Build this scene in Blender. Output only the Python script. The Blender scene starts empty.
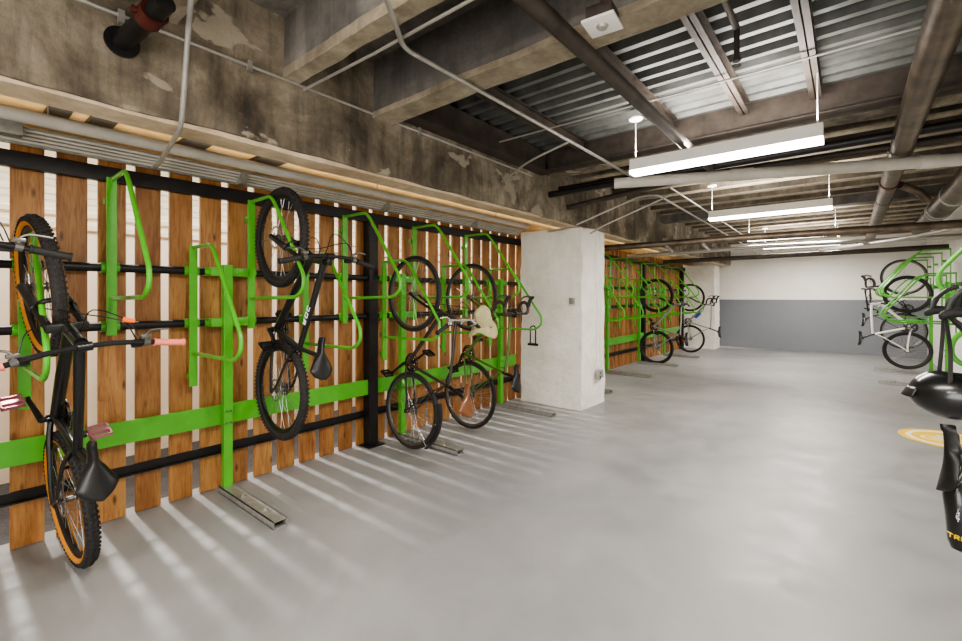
import bpy, bmesh, math, random
from mathutils import Vector, Matrix
random.seed(7)
C = bpy.context.scene.collection
PI = math.pi

# ------------------------------------------------------------------ helpers
class MB:
    def __init__(s): s.bm = bmesh.new()
    def box(s, x0, x1, y0, y1, z0, z1, bev=0, rot=None, piv=None):
        r = bmesh.ops.create_cube(s.bm, size=1)
        vs = r['verts']
        for v in vs:
            v.co = Vector(((x0+x1)/2+v.co.x*(x1-x0), (y0+y1)/2+v.co.y*(y1-y0), (z0+z1)/2+v.co.z*(z1-z0)))
        if bev:
            es = list({e for v in vs for e in v.link_edges})
            g = bmesh.ops.bevel(s.bm, geom=es, offset=bev, segments=2, profile=.6, affect='EDGES')
            vs = list({v for f in g['faces'] for v in f.verts} | {v for v in vs if v.is_valid})
        if rot is not None:
            p = Vector(piv) if piv else Vector(((x0+x1)/2, (y0+y1)/2, (z0+z1)/2))
            for v in vs: v.co = p + rot @ (v.co-p)
        return s
    def tube(s, pts, r, seg=10, cap=True, closed=False, flat=1.0, flatdir=None):
        pts = [Vector(p) for p in pts]; n = len(pts)
        rs = r if isinstance(r, (list, tuple)) else [r]*n
        rings = []
        def tan(i):
            if closed: return (pts[(i+1) % n]-pts[i-1]).normalized()
            if i == 0: return (pts[1]-pts[0]).normalized()
            if i == n-1: return (pts[-1]-pts[-2]).normalized()
            a = (pts[i]-pts[i-1]).normalized(); b = (pts[i+1]-pts[i]).normalized()
            return (a+b).normalized() if (a+b).length > 1e-6 else b
        t = tan(0)
        ref = Vector(flatdir) if flatdir else (Vector((0, 0, 1)) if abs(t.z) < .9 else Vector((1, 0, 0)))
        nrm = (ref-t*ref.dot(t)).normalized()
        for i in range(n):
            t = tan(i)
            nrm = (nrm-t*nrm.dot(t))
            if nrm.length < 1e-6: nrm = t.orthogonal()
            nrm.normalize(); b = t.cross(nrm)
            ring = []
            for k in range(seg):
                a = 2*PI*k/seg
                ring.append(s.bm.verts.new(pts[i]+nrm*math.cos(a)*rs[i]*flat+b*math.sin(a)*rs[i]))
            rings.append(ring)
        m = n if closed else n-1
        for i in range(m):
            A, B = rings[i], rings[(i+1) % n]
            for k in range(seg):
                try: s.bm.faces.new((A[k], A[(k+1) % seg], B[(k+1) % seg], B[k]))
                except ValueError: pass
        if cap and not closed:
            s.bm.faces.new(rings[0][::-1]); s.bm.faces.new(rings[-1])
        return s
    def lathe(s, prof, c=(0, 0, 0), axis='Y', seg=32, closed=False, a0=0, a1=2*PI):
        """prof: list of (radius, along axis)"""
        c = Vector(c); full = abs(a1-a0-2*PI) < 1e-6
        n = seg if full else seg+1
        rings = []
        for i in range(n):
            a = a0+(a1-a0)*i/seg; ca, sa = math.cos(a), math.sin(a)
            ring = []
            for (r, h) in prof:
                if axis == 'Y': p = Vector((r*ca, h, r*sa))
                elif axis == 'Z': p = Vector((r*ca, r*sa, h))
                else: p = Vector((h, r*ca, r*sa))
                ring.append(s.bm.verts.new(c+p))
            rings.append(ring)
        m = len(prof)
        for i in range(n if full else n-1):
            A, B = rings[i], rings[(i+1) % n]
            for k in range(m if closed else m-1):
                k2 = (k+1) % m
                try: s.bm.faces.new((A[k], B[k], B[k2], A[k2]))
                except ValueError: pass
        return s
    def poly(s, pts, thick):
        """closed prism: pts list of 3D points, thick vector"""
        a = [s.bm.verts.new(Vector(p)) for p in pts]
        b = [s.bm.verts.new(Vector(p)+Vector(thick)) for p in pts]
        s.bm.faces.new(a[::-1]); s.bm.faces.new(b)
        for i in range(len(a)):
            j = (i+1) % len(a); s.bm.faces.new((a[i], a[j], b[j], b[i]))
        return s
    def grid(s, fn, nu, nv, wrapu=False):
        vs = [[s.bm.verts.new(Vector(fn(i/(nu if wrapu else nu-1), j/(nv-1)))) for j in range(nv)] for i in range(nu)]
        for i in range(nu if wrapu else nu-1):
            for j in range(nv-1):
                s.bm.faces.new((vs[i][j], vs[(i+1) % nu][j], vs[(i+1) % nu][j+1], vs[i][j+1]))
        return s
    def build(s, name, mat, parent=None, smooth=True, loc=None):
        me = bpy.data.meshes.new(name)
        bmesh.ops.remove_doubles(s.bm, verts=s.bm.verts, dist=1e-6)
        bmesh.ops.recalc_face_normals(s.bm, faces=s.bm.faces)
        if smooth:
            for f in s.bm.faces: f.smooth = True
            for e in s.bm.edges:
                if len(e.link_faces) > 2 or (len(e.link_faces) == 2 and e.calc_face_angle(0) > .6): e.smooth = False
        s.bm.to_mesh(me); s.bm.free()
        me.materials.append(mat)
        o = bpy.data.objects.new(name, me); C.objects.link(o)
        if parent: o.parent = parent
        if loc: o.location = loc
        return o

def tag(o, label=None, cat=None, group=None, kind=None):
    if label: o['label'] = label
    if cat: o['category'] = cat
    if group: o['group'] = group
    if kind: o['kind'] = kind
    return o
def empty(name, loc=(0, 0, 0), rot=(0, 0, 0), label=None, cat=None, group=None):
    o = bpy.data.objects.new(name, None); C.objects.link(o)
    o.location = loc; o.rotation_euler = rot; o.empty_display_size = .1
    return tag(o, label, cat, group)
def struct(o): o['kind'] = 'structure'; return o
def smooth_path(P, n=6):
    P = [Vector(p) for p in P]; out = []
    for i in range(len(P)-1):
        p0 = P[max(i-1, 0)]; p1 = P[i]; p2 = P[i+1]; p3 = P[min(i+2, len(P)-1)]
        for k in range(n):
            t = k/n
            out.append(.5*((2*p1)+(p2-p0)*t+(2*p0-5*p1+4*p2-p3)*t*t+(3*p1-p0-3*p2+p3)*t**3))
    out.append(P[-1]); return out
def fillet(P, r, n=5):
    P = [Vector(p) for p in P]; out = [P[0]]
    for i in range(1, len(P)-1):
        a = (P[i-1]-P[i]); b = (P[i+1]-P[i])
        d = min(r, a.length*.45, b.length*.45)
        A = P[i]+a.normalized()*d; B = P[i]+b.normalized()*d
        for k in range(n+1):
            t = k/n; out.append(A*(1-t)**2+P[i]*2*t*(1-t)+B*t*t)
    out.append(P[-1]); return out

# ------------------------------------------------------------------ materials
def srgb(c):
    return tuple((x/12.92 if x <= .04045 else ((x+.055)/1.055)**2.4) for x in [v/255 for v in c])+(1,)
class NT:
    def __init__(s, name):
        s.m = bpy.data.materials.new(name); s.m.use_nodes = True
        s.t = s.m.node_tree; s.n = s.t.nodes; s.b = s.n['Principled BSDF']
    def new(s, k, **kw):
        n = s.n.new(k)
        for a, v in kw.items(): setattr(n, a, v)
        return n
    def lk(s, a, b): s.t.links.new(a, b)
    def coord(s, kind='Object', scale=(1, 1, 1)):
        tc = s.new('ShaderNodeTexCoord'); mp = s.new('ShaderNodeMapping')
        mp.inputs['Scale'].default_value = scale; s.lk(tc.outputs[kind], mp.inputs['Vector']); return mp.outputs[0]
    def noise(s, vec, scale=5, detail=6, rough=.6, dist=0):
        n = s.new('ShaderNodeTexNoise'); n.inputs['Scale'].default_value = scale; n.inputs['Detail'].default_value = detail
        n.inputs['Roughness'].default_value = rough; n.inputs['Distortion'].default_value = dist
        s.lk(vec, n.inputs['Vector']); return n.outputs['Fac']
    def ramp(s, fac, stops):
        r = s.new('ShaderNodeValToRGB'); e = r.color_ramp.elements
        while len(e) < len(stops): e.new(.5)
        for i, (p, c) in enumerate(stops):
            e[i].position = p; e[i].color = c if len(c) == 4 else tuple(c)+(1,)
        s.lk(fac, r.inputs[0]); return r.outputs[0]
    def mix(s, a, b, fac, mode='MIX'):
        m = s.new('ShaderNodeMix', data_type='RGBA', blend_type=mode)
        for sock, v in ((m.inputs[0], fac), (m.inputs[6], a), (m.inputs[7], b)):
            if hasattr(v, 'links'): s.lk(v, sock)
            else: sock.default_value = v
        return m.outputs[2]
    def bump(s, h, st=.3, d=.01):
        b = s.new('ShaderNodeBump'); b.inputs['Strength'].default_value = st; b.inputs['Distance'].default_value = d
        s.lk(h, b.inputs['Height']); s.lk(b.outputs[0], s.b.inputs['Normal'])
W = lambda v: (v, v, v, 1)
def plain(name, col, rough=.5, metal=0, var=.12, scale=14, bump=0, coat=0):
    t = NT(name); v = t.coord()
    n = t.noise(v, scale, 4)
    c = srgb(col)
    lo = tuple(x*(1-var) for x in c[:3])+(1,); hi = tuple(min(1, x*(1+var)) for x in c[:3])+(1,)
    t.lk(t.ramp(n, [(.3, lo), (.7, hi)]), t.b.inputs['Base Color'])
    t.b.inputs['Roughness'].default_value = rough; t.b.inputs['Metallic'].default_value = metal
    t.b.inputs['Coat Weight'].default_value = coat
    if bump: t.bump(t.noise(v, scale*3, 5), bump, .004)
    return t.m
def concrete(name, cols, scale=1.5, stain=.6, patch=None, streak=True, bump=.5, rough=.85, det_=.55):
    t = NT(name); v = t.coord()
    n1 = t.noise(v, scale, 9, .65, .4); n2 = t.noise(v, scale*6, 8, .7); n3 = t.noise(t.coord(scale=(3, 3, .35)), scale*2.2, 6, .6)
    base = t.ramp(n1, [(.33, srgb(cols[0])), (.5, srgb(cols[1])), (.66, srgb(cols[2]))])
    det = t.ramp(n2, [(.35, W(.55)), (.62, W(1.0))])
    c = t.mix(base, det, det_, 'MULTIPLY')
    if streak: c = t.mix(c, t.ramp(n3, [(.38, W(.42)), (.56, W(1))]), stain, 'MULTIPLY')
    if patch:
        n4 = t.noise(t.coord(scale=(1, 1, 1.7)), scale*1.3, 7, .55, .2)
        fac = t.ramp(n4, [(.6, W(0)), (.625, W(.8))])
        c = t.mix(c, srgb(patch), fac)
    t.lk(c, t.b.inputs['Base Color']); t.b.inputs['Roughness'].default_value = rough
    t.bump(n2, bump, .02)
    return t.m
M = {}
M['beam'] = concrete('beam_concrete', [(84, 75, 64), (132, 121, 104), (176, 165, 146)], 1.9, .6, (172, 162, 144))
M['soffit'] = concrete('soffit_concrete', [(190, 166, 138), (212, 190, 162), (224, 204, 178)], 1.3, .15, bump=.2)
M['slab'] = concrete('slab_concrete', [(86, 82, 78), (116, 111, 106), (146, 140, 132)], 1.1, .5)
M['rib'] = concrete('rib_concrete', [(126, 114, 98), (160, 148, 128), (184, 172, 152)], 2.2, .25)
M['far_slab'] = concrete('far_slab_concrete', [(82, 74, 64), (112, 102, 88), (140, 128, 112)], 1.6, .5)
M['col'] = concrete('painted_column', [(228, 223, 213), (240, 236, 228), (246, 243, 236)], 2.2, .05, bump=1.0, det_=.14)
M['wall'] = concrete('white_wall_paint', [(226, 223, 216), (236, 233, 227), (241, 239, 234)], 1.2, .03, bump=.05, streak=False, rough=.7, det_=.08)
M['outer'] = plain('outer_wall_paint', (243, 236, 218), .8, var=.03)
M['outer_floor'] = plain('dark_asphalt', (74, 72, 72), .9, var=.3, scale=60, bump=.4)
# far wall: two painted bands
t = NT('two_band_wall'); tc = t.new('ShaderNodeTexCoord'); sp = t.new('ShaderNodeSeparateXYZ'); t.lk(tc.outputs['Object'], sp.inputs[0])
mt = t.new('ShaderNodeMath', operation='GREATER_THAN'); mt.inputs[1].default_value = 1.33; t.lk(sp.outputs[2], mt.inputs[0])
nn = t.ramp(t.noise(t.coord(), 2, 5), [(.3, W(.93)), (.7, W(1))])
t.lk(t.mix(t.mix(srgb((128, 131, 137)), srgb((238, 235, 228)), mt.outputs[0]), nn, 1, 'MULTIPLY'), t.b.inputs['Base Color']); t.b.inputs['Roughness'].default_value = .6
M['farwall'] = t.m
# floor: trowelled grey epoxy
t = NT('grey_epoxy_floor'); v = t.coord()
n1 = t.noise(v, .55, 7, .6, .6); n2 = t.noise(v, 2.6, 8, .65, .8); n3 = t.noise(v, 40, 4)
c = t.ramp(n1, [(.3, srgb((124, 124, 126))), (.52, srgb((140, 139, 139))), (.72, srgb((158, 156, 154)))])
c = t.mix(c, t.ramp(n2, [(.3, W(.86)), (.7, W(1.05))]), .8, 'MULTIPLY')
t.lk(c, t.b.inputs['Base Color'])
t.lk(t.ramp(n2, [(.35, W(.34)), (.7, W(.55))]), t.b.inputs['Roughness']); t.bump(n3, .05, .002)
M['floor'] = t.m
# wood slats: tone per slat + grain + knots
t = NT('cedar_slats'); tc = t.new('ShaderNodeTexCoord'); sp = t.new('ShaderNodeSeparateXYZ'); t.lk(tc.outputs['Object'], sp.inputs[0])
m1 = t.new('ShaderNodeMath', operation='MULTIPLY_ADD'); m1.inputs[1].default_value = 1/.1875; m1.inputs[2].default_value = 100.0-.245/.1875; t.lk(sp.outputs[1], m1.inputs[0])
m2 = t.new('ShaderNodeMath', operation='FLOOR'); t.lk(m1.outputs[0], m2.inputs[0])
wn = t.new('ShaderNodeTexWhiteNoise', noise_dimensions='1D'); t.lk(m2.outputs[0], wn.inputs['W'])
cmb = t.new('ShaderNodeCombineXYZ'); t.lk(wn.outputs['Value'], cmb.inputs[0]); t.lk(wn.outputs['Value'], cmb.inputs[2])
sc = t.new('ShaderNodeVectorMath', operation='SCALE'); sc.inputs['Scale'].default_value = 37; t.lk(cmb.outputs[0], sc.inputs[0])
ad = t.new('ShaderNodeVectorMath', operation='ADD'); t.lk(tc.outputs['Object'], ad.inputs[0]); t.lk(sc.outputs[0], ad.inputs[1])
def mp(s_):
    m = t.new('ShaderNodeMapping'); m.inputs['Scale'].default_value = s_; t.lk(ad.outputs[0], m.inputs['Vector']); return m.outputs[0]
g1 = t.noise(mp((14, 14, 1.2)), 3.2, 7, .6, 1.4); g2 = t.noise(mp((5, 5, 1.1)), 2.0, 5, .6, .4)
vo = t.new('ShaderNodeTexVoronoi'); vo.inputs['Scale'].default_value = 3.2; t.lk(mp((3.2, 3.2, 1.05)), vo.inputs['Vector'])
tone = t.ramp(wn.outputs['Value'], [(0, srgb((150, 106, 60))), (.35, srgb((174, 126, 72))), (.7, srgb((184, 137, 82))), (1, srgb((160, 114, 64)))])
c = t.mix(tone, t.ramp(g1, [(.3, srgb((176, 130, 90))), (.55, W(1))]), .75, 'MULTIPLY')
c = t.mix(c, t.ramp(g2, [(.3, srgb((160, 105, 70))), (.6, W(1))]), .6, 'MULTIPLY')
c = t.mix(c, srgb((66, 32, 12)), t.ramp(vo.outputs['Distance'], [(.05, W(.85)), (.14, W(0))]))
t.lk(c, t.b.inputs['Base Color']); t.b.inputs['Roughness'].default_value = .48; t.bump(g1, .15, .003)
M['wood'] = t.m
M['green'] = plain('green_powder_coat', (84, 170, 46), .35, var=.08, coat=.3)
M['black_steel'] = plain('black_steel', (38, 35, 36), .42, .35, .2)
M['dark_steel'] = plain('aged_dark_steel', (74, 66, 60), .55, .35, .35, 8, .2)
M['iron'] = plain('cast_iron_pipe', (104, 92, 80), .42, .55, .45, 6, .25)
M['deck'] = plain('galvanised_deck', (92, 93, 90), .5, .3, .35, 5, .1)
M['galv'] = plain('galvanised_steel', (168, 166, 160), .42, .6, .2, 20)
M['conduit'] = plain('steel_conduit', (176, 172, 166), .4, .5, .15, 10)
M['white_pipe'] = plain('painted_pipe', (196, 190, 180), .5, 0, .15, 4, .15)
M['white'] = plain('white_enamel', (235, 233, 228), .4, 0, .03)
M['red'] = plain('red_coupling', (80, 34, 26), .5, .1, .2)
M['tyre'] = plain('tyre_rubber', (42, 39, 38), .8, 0, .25, 60)
M['tan_tyre'] = plain('tyre_tan_wall', (196, 128, 44), .7, 0, .1)
M['black'] = plain('satin_black', (26, 25, 26), .38, .1, .15)
M['gloss'] = plain('gloss_black', (20, 20, 21), .28, 0, .1, coat=.35)
M['rubber'] = plain('black_rubber', (34, 32, 32), .7, 0, .15)
M['chrome'] = plain('polished_alloy', (196, 194, 190), .25, .9, .08)
M['grey_alloy'] = plain('dull_alloy', (120, 118, 114), .35, .8, .15)
M['spoke'] = plain('spoke_steel', (170, 168, 164), .3, .8, .05)
M['pink'] = plain('pink_rubber', (232, 132, 116), .5, 0, .05)
M['pink_metal'] = plain('pink_metal', (190, 120, 132), .3, .5, .1)
M['orange'] = plain('orange_plastic', (238, 110, 28), .4, 0, .06)
M['orange_rib'] = plain('orange_foam', (244, 168, 62), .5, 0, .06)
M['brown'] = plain('brown_leather', (112, 70, 40), .4, 0, .15, coat=.2)
M['tape'] = plain('dark_bar_tape', (74, 50, 44), .6, 0, .12)
M['olive'] = plain('olive_frame_paint', (78, 108, 46), .32, .1, .1, coat=.3)
M['char'] = plain('charcoal_frame_paint', (58, 50, 48), .3, .2, .12, coat=.4)
M['white_frame'] = plain('white_frame_paint', (226, 224, 220), .3, 0, .04, coat=.3)
M['silver_frame'] = plain('silver_frame_paint', (150, 152, 150), .3, .4, .08, coat=.3)
M['khaki'] = plain('khaki_cotton', (172, 162, 124), .9, 0, .14, 20, .4)
M['yellow'] = plain('yellow_paint', (226, 190, 40), .6, 0, .12, 30)
M['logo_yellow'] = plain('logo_yellow', (236, 200, 20), .5, 0, .03)
M['logo_white'] = plain('logo_white', (235, 235, 235), .5, 0, .03)
M['mark_white'] = plain('white_floor_paint', (232, 226, 206), .6, 0, .1, 30)
M['blue'] = plain('blue_bottle', (40, 80, 170), .35, 0, .05)
M['tan'] = plain('tan_plywood', (200, 172, 128), .7, 0, .2, 6)
M['reflect'] = plain('red_reflector', (190, 60, 30), .2, 0, .05)
t = NT('lamp_diffuser'); t.lk(t.ramp(t.noise(t.coord(), 3), [(0, W(.97)), (1, W(1))]), t.b.inputs['Base Color'])
t.b.inputs['Emission Color'].default_value = (1, .96, .9, 1); t.b.inputs['Emission Strength'].default_value = 7.0
M['glow'] = t.m

# ------------------------------------------------------------------ setting
F = -3.57            # front face of the slat fence
MB().box(-3.7, 1.45, -3.2, 14.5, -.1, 0).build('floor', M['floor']); struct(bpy.data.objects['floor'])
struct(MB().box(-6.3, -3.7, -3.2, 14.5, -.12, -.004).build('floor_outer', M['outer_floor']))
struct(MB().box(-4.1, 1.5, 14.3, 14.45, 0, 3.2).build('wall_far', M['farwall']))
struct(MB().box(1.36, 1.5, -3.2, 14.3, 0, 3.2).build('wall_right', M['wall']))
struct(MB().box(-5.0, 1.5, -3.35, -3.2, 0, 3.2).build('wall_back', M['wall']))
m = MB().box(-5.05, -4.92, -3.2, 14.3, -.004, 2.12)
k = 0
z = 1.94
while z < 2.06:
    m.poly([(-4.92, 0, z), (-4.885, 0, z+.012), (-4.885, 0, z+.05), (-4.92, 0, z+.062)], (0, 14.2, 0)); z += .105
for v in m.bm.verts:
    if v.co.x > -4.921 and abs(v.co.y) < 1e-4: v.co.y = -3.1
struct(m.build('wall_outer', M['outer']))
m = MB().box(-6.3, -6.2, -3.2, 14.3, -.004, 3.05)
z = 1.9
while z < 3.0:
    m.poly([(-6.2, -3.1, z), (-6.15, -3.1, z+.02), (-6.15, -3.1, z+.07), (-6.2, -3.1, z+.09)], (0, 17.3, 0)); z += .15
struct(m.build('wall_outer', M['outer']))
# ceiling pieces
m = MB().box(-3.66, -2.78, -3.2, 14.3, 2.45, 2.6); m.box(-3.66, -3.6, -3.2, 14.3, 2.31, 2.45)  # thin lower box added to block sun above the fence top
struct(m.build('ceiling_edge', M['tan'], smooth=False))
struct(MB().box(-2.62, 1.4, -3.2, 2.0, 3.06, 3.2).build('ceiling', M['slab']))
struct(MB().box(-2.62, 1.4, 4.15, 14.3, 2.98, 3.1).build('ceiling_far', M['far_slab']))
# corrugated deck
m = MB(); P = []; y = 2.1; i = 0
while y < 4.2:
    P += [(y, 2.93), (y+.045, 2.93), (y+.07, 2.975), (y+.125, 2.975), (y+.15, 2.93)]; y += .15
m.grid(lambda u, v: (-2.65+v*4.05, P[round(u*(len(P)-1))][0], P[round(u*(len(P)-1))][1]), len(P), 2)
dk = m.build('ceiling_deck', M['deck'], smooth=False); struct(dk)
sol = dk.modifiers.new('s', 'SOLIDIFY'); sol.thickness = .004; sol.offset = 1
# main beam (side + pale soffit)
def rough_box(m, x0, x1, y0, y1, z0, z1, amp=.012, step=.12, seed=0):
    rnd = random.Random(seed)
    ny = max(2, int((y1-y0)/step)); nx = max(2, int((x1-x0)/step)); nz = max(2, int((z1-z0)/step))
    def nz_(p):
        from mathutils import noise
        q = Vector(p)*3.1+Vector((seed*3.3, 0, 0)); d = noise.noise_vector(q)*amp+noise.noise_vector(q*3.7)*amp*.5
        return Vector(p)+d
    for (fa) in range(6):
        def fn(u, v):
            X = x0+(x1-x0)*u; Y = y0+(y1-y0)*v
            if fa == 0: p = (x0+(x1-x0)*u, y0+(y1-y0)*v, z0)
            elif fa == 1: p = (x0+(x1-x0)*u, y0+(y1-y0)*v, z1)
            elif fa == 2: p = (x0, y0+(y1-y0)*v, z0+(z1-z0)*u)
            elif fa == 3: p = (x1, y0+(y1-y0)*v, z0+(z1-z0)*u)
            elif fa == 4: p = (x0+(x1-x0)*u, y0, z0+(z1-z0)*v)
            else: p = (x0+(x1-x0)*u, y1, z0+(z1-z0)*v)
            return nz_(p)
        dims = {0: (nx, ny), 1: (nx, ny), 2: (nz, ny), 3: (nz, ny), 4: (nx, nz), 5: (nx, nz)}[fa]
        m.grid(fn, dims[0]+1, dims[1]+1)
    bmesh.ops.remove_doubles(m.bm, verts=m.bm.verts, dist=1e-4)
m = MB(); rough_box(m, -2.8, -2.6, -3.15, 14.25, 2.285, 3.08, .014, .1, 1)
struct(m.build('main_beam', M['beam']))
m = MB(); rough_box(m, -2.8, -2.62, -3.15, 14.2, 2.262, 2.3, .006, .1, 2)
struct(m.build('beam_soffit', M['soffit']))
# cross beams
for k, (y0, y1, z0) in enumerate([(-.2, .12, 2.72), (.64, .76, 2.78), (1.33, 1.40, 2.72)]):
    m = MB(); rough_box(m, -2.63, 1.36, y0, y1, z0+.03, 3.07, .01, .08, 4+k); struct(m.build('cross_beam', M['slab']))
    m = MB(); rough_box(m, -2.63, 1.36, y0-.012, y1+.012, z0-.025, z0+.035, .008, .05, 14+k); struct(m.build('beam_soffit', M['rib']))
m = MB(); rough_box(m, -2.63, 1.36, 1.97, 2.13, 2.695, 3.07, .01, .09, 9); struct(m.build('cross_beam', M['slab']))
m = MB(); rough_box(m, -2.63, 1.36, 1.96, 2.14, 2.66, 2.7, .008, .05, 10); struct(m.build('beam_soffit', M['rib']))
# far ribs
y = 4.55; k = 0
while y < 14.1:
    m = MB(); m.box(-2.62, 1.36, y, y+.09, 2.86, 2.99); struct(m.build('cross_beam', M['far_slab'], smooth=False))
    m = MB(); m.box(-2.6, 1.35, y-.005, y+.095, 2.845, 2.862); struct(m.build('beam_soffit', M['rib'], smooth=False)); y += .52
m = MB(); rough_box(m, -2.62, 1.36, 4.27, 4.5, 2.74, 2.99, .008, .1, 22); struct(m.build('cross_beam', M['beam']))
m = MB(); rough_box(m, -2.62, 1.36, 8.2, 8.4, 2.72, 2.99, .01, .1, 23); struct(m.build('cross_beam', M['slab']))
# steel edge beams of the deck bay
def ibeam(m, a, b, w, h, t_=.012):
    a = Vector(a); b = Vector(b)
    if abs(b.x-a.x) > abs(b.y-a.y):
        for (z0, z1, hw) in ((a.z, a.z+t_, w/2), (a.z+h-t_, a.z+h, w/2), (a.z, a.z+h, t_/2)): m.box(a.x, b.x, a.y-hw, a.y+hw, z0, z1)
    else:
        for (z0, z1, hw) in ((a.z, a.z+t_, w/2), (a.z+h-t_, a.z+h, w/2), (a.z, a.z+h, t_/2)): m.box(a.x-hw, a.x+hw, a.y, b.y, z0, z1)
m = MB(); ibeam(m, (-2.6, 4.13, 2.72), (1.36, 4.13, 2.72), .16, .24); struct(m.build('steel_beam', M['dark_steel'], smooth=False))
m = MB(); m.box(-2.6, -2.45, 2.15, 4.05, 2.72, 2.92); struct(m.build('steel_beam', M['dark_steel'], smooth=False))
for x in (-2.02, -1.18, -.64, -.19, .62):
    m = MB(); ibeam(m, (x, 2.14, 2.83), (x, 4.05, 2.83), .07, .1, .008); struct(m.build('steel_joist', M['dark_steel'], smooth=False))

# columns (painted, rough edges)
def column(x0, x1, y0, y1, z1, label, seed):
    m = MB(); rough_box(m, x0, x1, y0, y1, -.001, z1, .018, .06, seed)
    for v in m.bm.verts:
        if v.co.z < .03: v.co.z = max(v.co.z, .0)
    return tag(m.build('concrete_column', M['col']), label, 'column')
column(-3.44, -2.55, 5.05, 5.72, 2.262, 'thick rough white painted concrete column nearest the camera, with conduit on its side', 31)
column(-3.62, -2.8, 13.25, 13.85, 2.262, 'white painted concrete column at the far end beside the grey wall', 32)

# ------------------------------------------------------------------ fence
def fence(y0, y1, posts, label):
    r = empty('slat_fence', (F, y0, 0), label=label, cat='fence')
    off = lambda o: setattr(o, 'location', (-F, -y0, 0)) or o
    m = MB(); k = math.floor((y0-.245)/.1875)
    rnd = random.Random(3)
    while True:
        a = .245+.1875*k+.0255; b = a+.1385; k += 1
        if b > y1: break
        if a < y0: continue
        d = rnd.uniform(-.002, .002)
        m.box(F-.026+d, F+d, a, b, .006, 2.33, .003)
    off(m.build('slat_panel', M['wood'], r, smooth=False))
    off(MB().box(F+.001, F+.052, y0, y1, 2.11, 2.2, .004).build('top_rail', M['black_steel'], r, smooth=False))
    m = MB(); m.box(F+.001, F+.009, y0, y1, .265, .325); m.box(F+.001, F+.04, y0, y1, .265, .272)
    off(m.build('bottom_rail', M['black_steel'], r, smooth=False))
    for z in (1.58, 1.22):
        off(MB().tube([(F+.055, y0, z), (F+.055, y1, z)], .026, 14).build('middle_rail', M['black_steel'], r))
    for p in posts:
        m = MB().box(F+.005, F+.1, p-.05, p+.05, 0, 2.11, .004); m.box(F-.03, F+.15, p-.09, p+.09, 0.001, .012)
        off(m.build('steel_post', M['black_steel'], r, smooth=False))
    return r
fence(-2.6, 5.4, [-2.0, 2.64], 'long orange-stained vertical slat fence on the left, running up to the near column')
fence(5.45, 13.2, [9.93, 12.85], 'orange-stained vertical slat fence beyond the near white column')

# ------------------------------------------------------------------ racks
def hook(y, top, root, sx, ori):
    """one flat bar with a bent tube hoop; local: x out of rack, y along, z up"""
    zt = top
    m = MB().box(0, .012, y-.025, y+.025, zt-.96, zt, .002)
    b = m.build('hook_bar', M['green'], root, smooth=False)
    pts = fillet([(.008, y, zt-.012), (.31, y, zt-.012), (.38, y, zt-.08), (.755, y, zt-.58), (.755, y, zt-.665), (.67, y, zt-.725), (.012, y, zt-.735)], .06, 5)
    MB().tube(pts, .0125, 10).build('wheel_hoop', M['green'], b)
    for z in (1.58, 1.22):
        if zt-.96 < z+.03 < zt:
            m = MB().tube([(-.04, y-.045, z), (-.04, y+.045, z)], .033, 14); m.box(-.04, .003, y-.02, y+.02, z-.03, z+.03); m.build('bracket', M['green'], root)
    m = MB()
    if zt < 2: m.box(-.03, .0, y-.018, y+.018, .84, .88); m.tube([(-.02, y-.03, .86), (-.02, y+.03, .86)], .016, 8)
    else: m.box(-.05, .0, y-.014, y+.014, 1.96, 2.0); m.tube([(-.03, y-.03, 1.98), (-.03, y+.02, 1.98)], .02, 8)
    m.build('bracket', M['green'], root)
def rack(x, yp, rz, label, offs=((-.65, 2.125), (-.21, 1.75), (.175, 2.125), (.61, 1.75)), foot=True, x0=.06):
    r = empty('bike_rack', (x, yp, 0), (0, 0, rz), label, 'bike rack')
    m = MB().box(-.005, .045, -.03, .03, .045, 1.63, .004)
    p = m.build('post', M['green'], r, smooth=False)
    for z in (.5, .585):
        for y_ in (-.014, .014): MB().tube([(.045, y_, z), (.053, y_, z)], .007, 8).build('bolt', M['grey_alloy'], p)
    if foot:
        m = MB(); w, h, t_ = .042, .045, .005
        for b in ((-w, w, 0, t_), (-w, w, h-t_, h), (-w, -w+t_, 0, h), (w-t_, w, 0, h)): m.box(-.02, .8, b[0], b[1], b[2]+.001, b[3]+.001)
        f = m.build('foot', M['galv'], r, smooth=False)
        for x_ in (.28, .6): MB().tube([(x_, 0, h), (x_, 0, h+.001), (x_, 0, h+.006), (x_, 0, h+.0061), (x_, 0, h+.02)], [.018, .018, .018, .008, .008], 12).build('anchor_bolt', M['galv'], f)
    for z in (1.58, 1.22):
        m = MB().tube([(-.04, -.13, z), (-.04, .19, z)], .03, 14); m.box(-.05, .012, -.1, .16, z-.03, z+.03, .003)
        m.build('cross_arm', M['green'], r, smooth=True)
    for (dy, zt) in offs: hook(dy, zt, r, 1, 0)
    return r
RX = F+.095
YS = .972
names = [(-.29, 'green two-tier bike rack section cut off by the left edge, behind the handlebars', None),
         (1.39, 'green two-tier bike rack section whose post stands left of the hanging black mountain bike', None),
         (3.07, 'green two-tier bike rack section right of the black fence post, holding the brown-saddle bike', None),
         (4.75, 'green two-tier bike rack section beside the near white column', ((-.65, 2.125), (-.2, 1.75))),
         (6.43, 'green rack section mostly hidden behind the near white column', ((-.21, 1.75), (.175, 2.125), (.61, 1.75))),
         (8.11, 'empty green bike rack section just beyond the near white column', None),
         (9.79, 'green bike rack section on the far fence holding the nearer of two bikes', None),
         (11.47, 'green bike rack section farthest along the fence, next to the far column', None)]
for yp, lb, of in names:
    if of: rack(RX, yp*YS-.01, 0, lb, of)
    else: rack(RX, yp*YS-.01, 0, lb)
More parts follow.
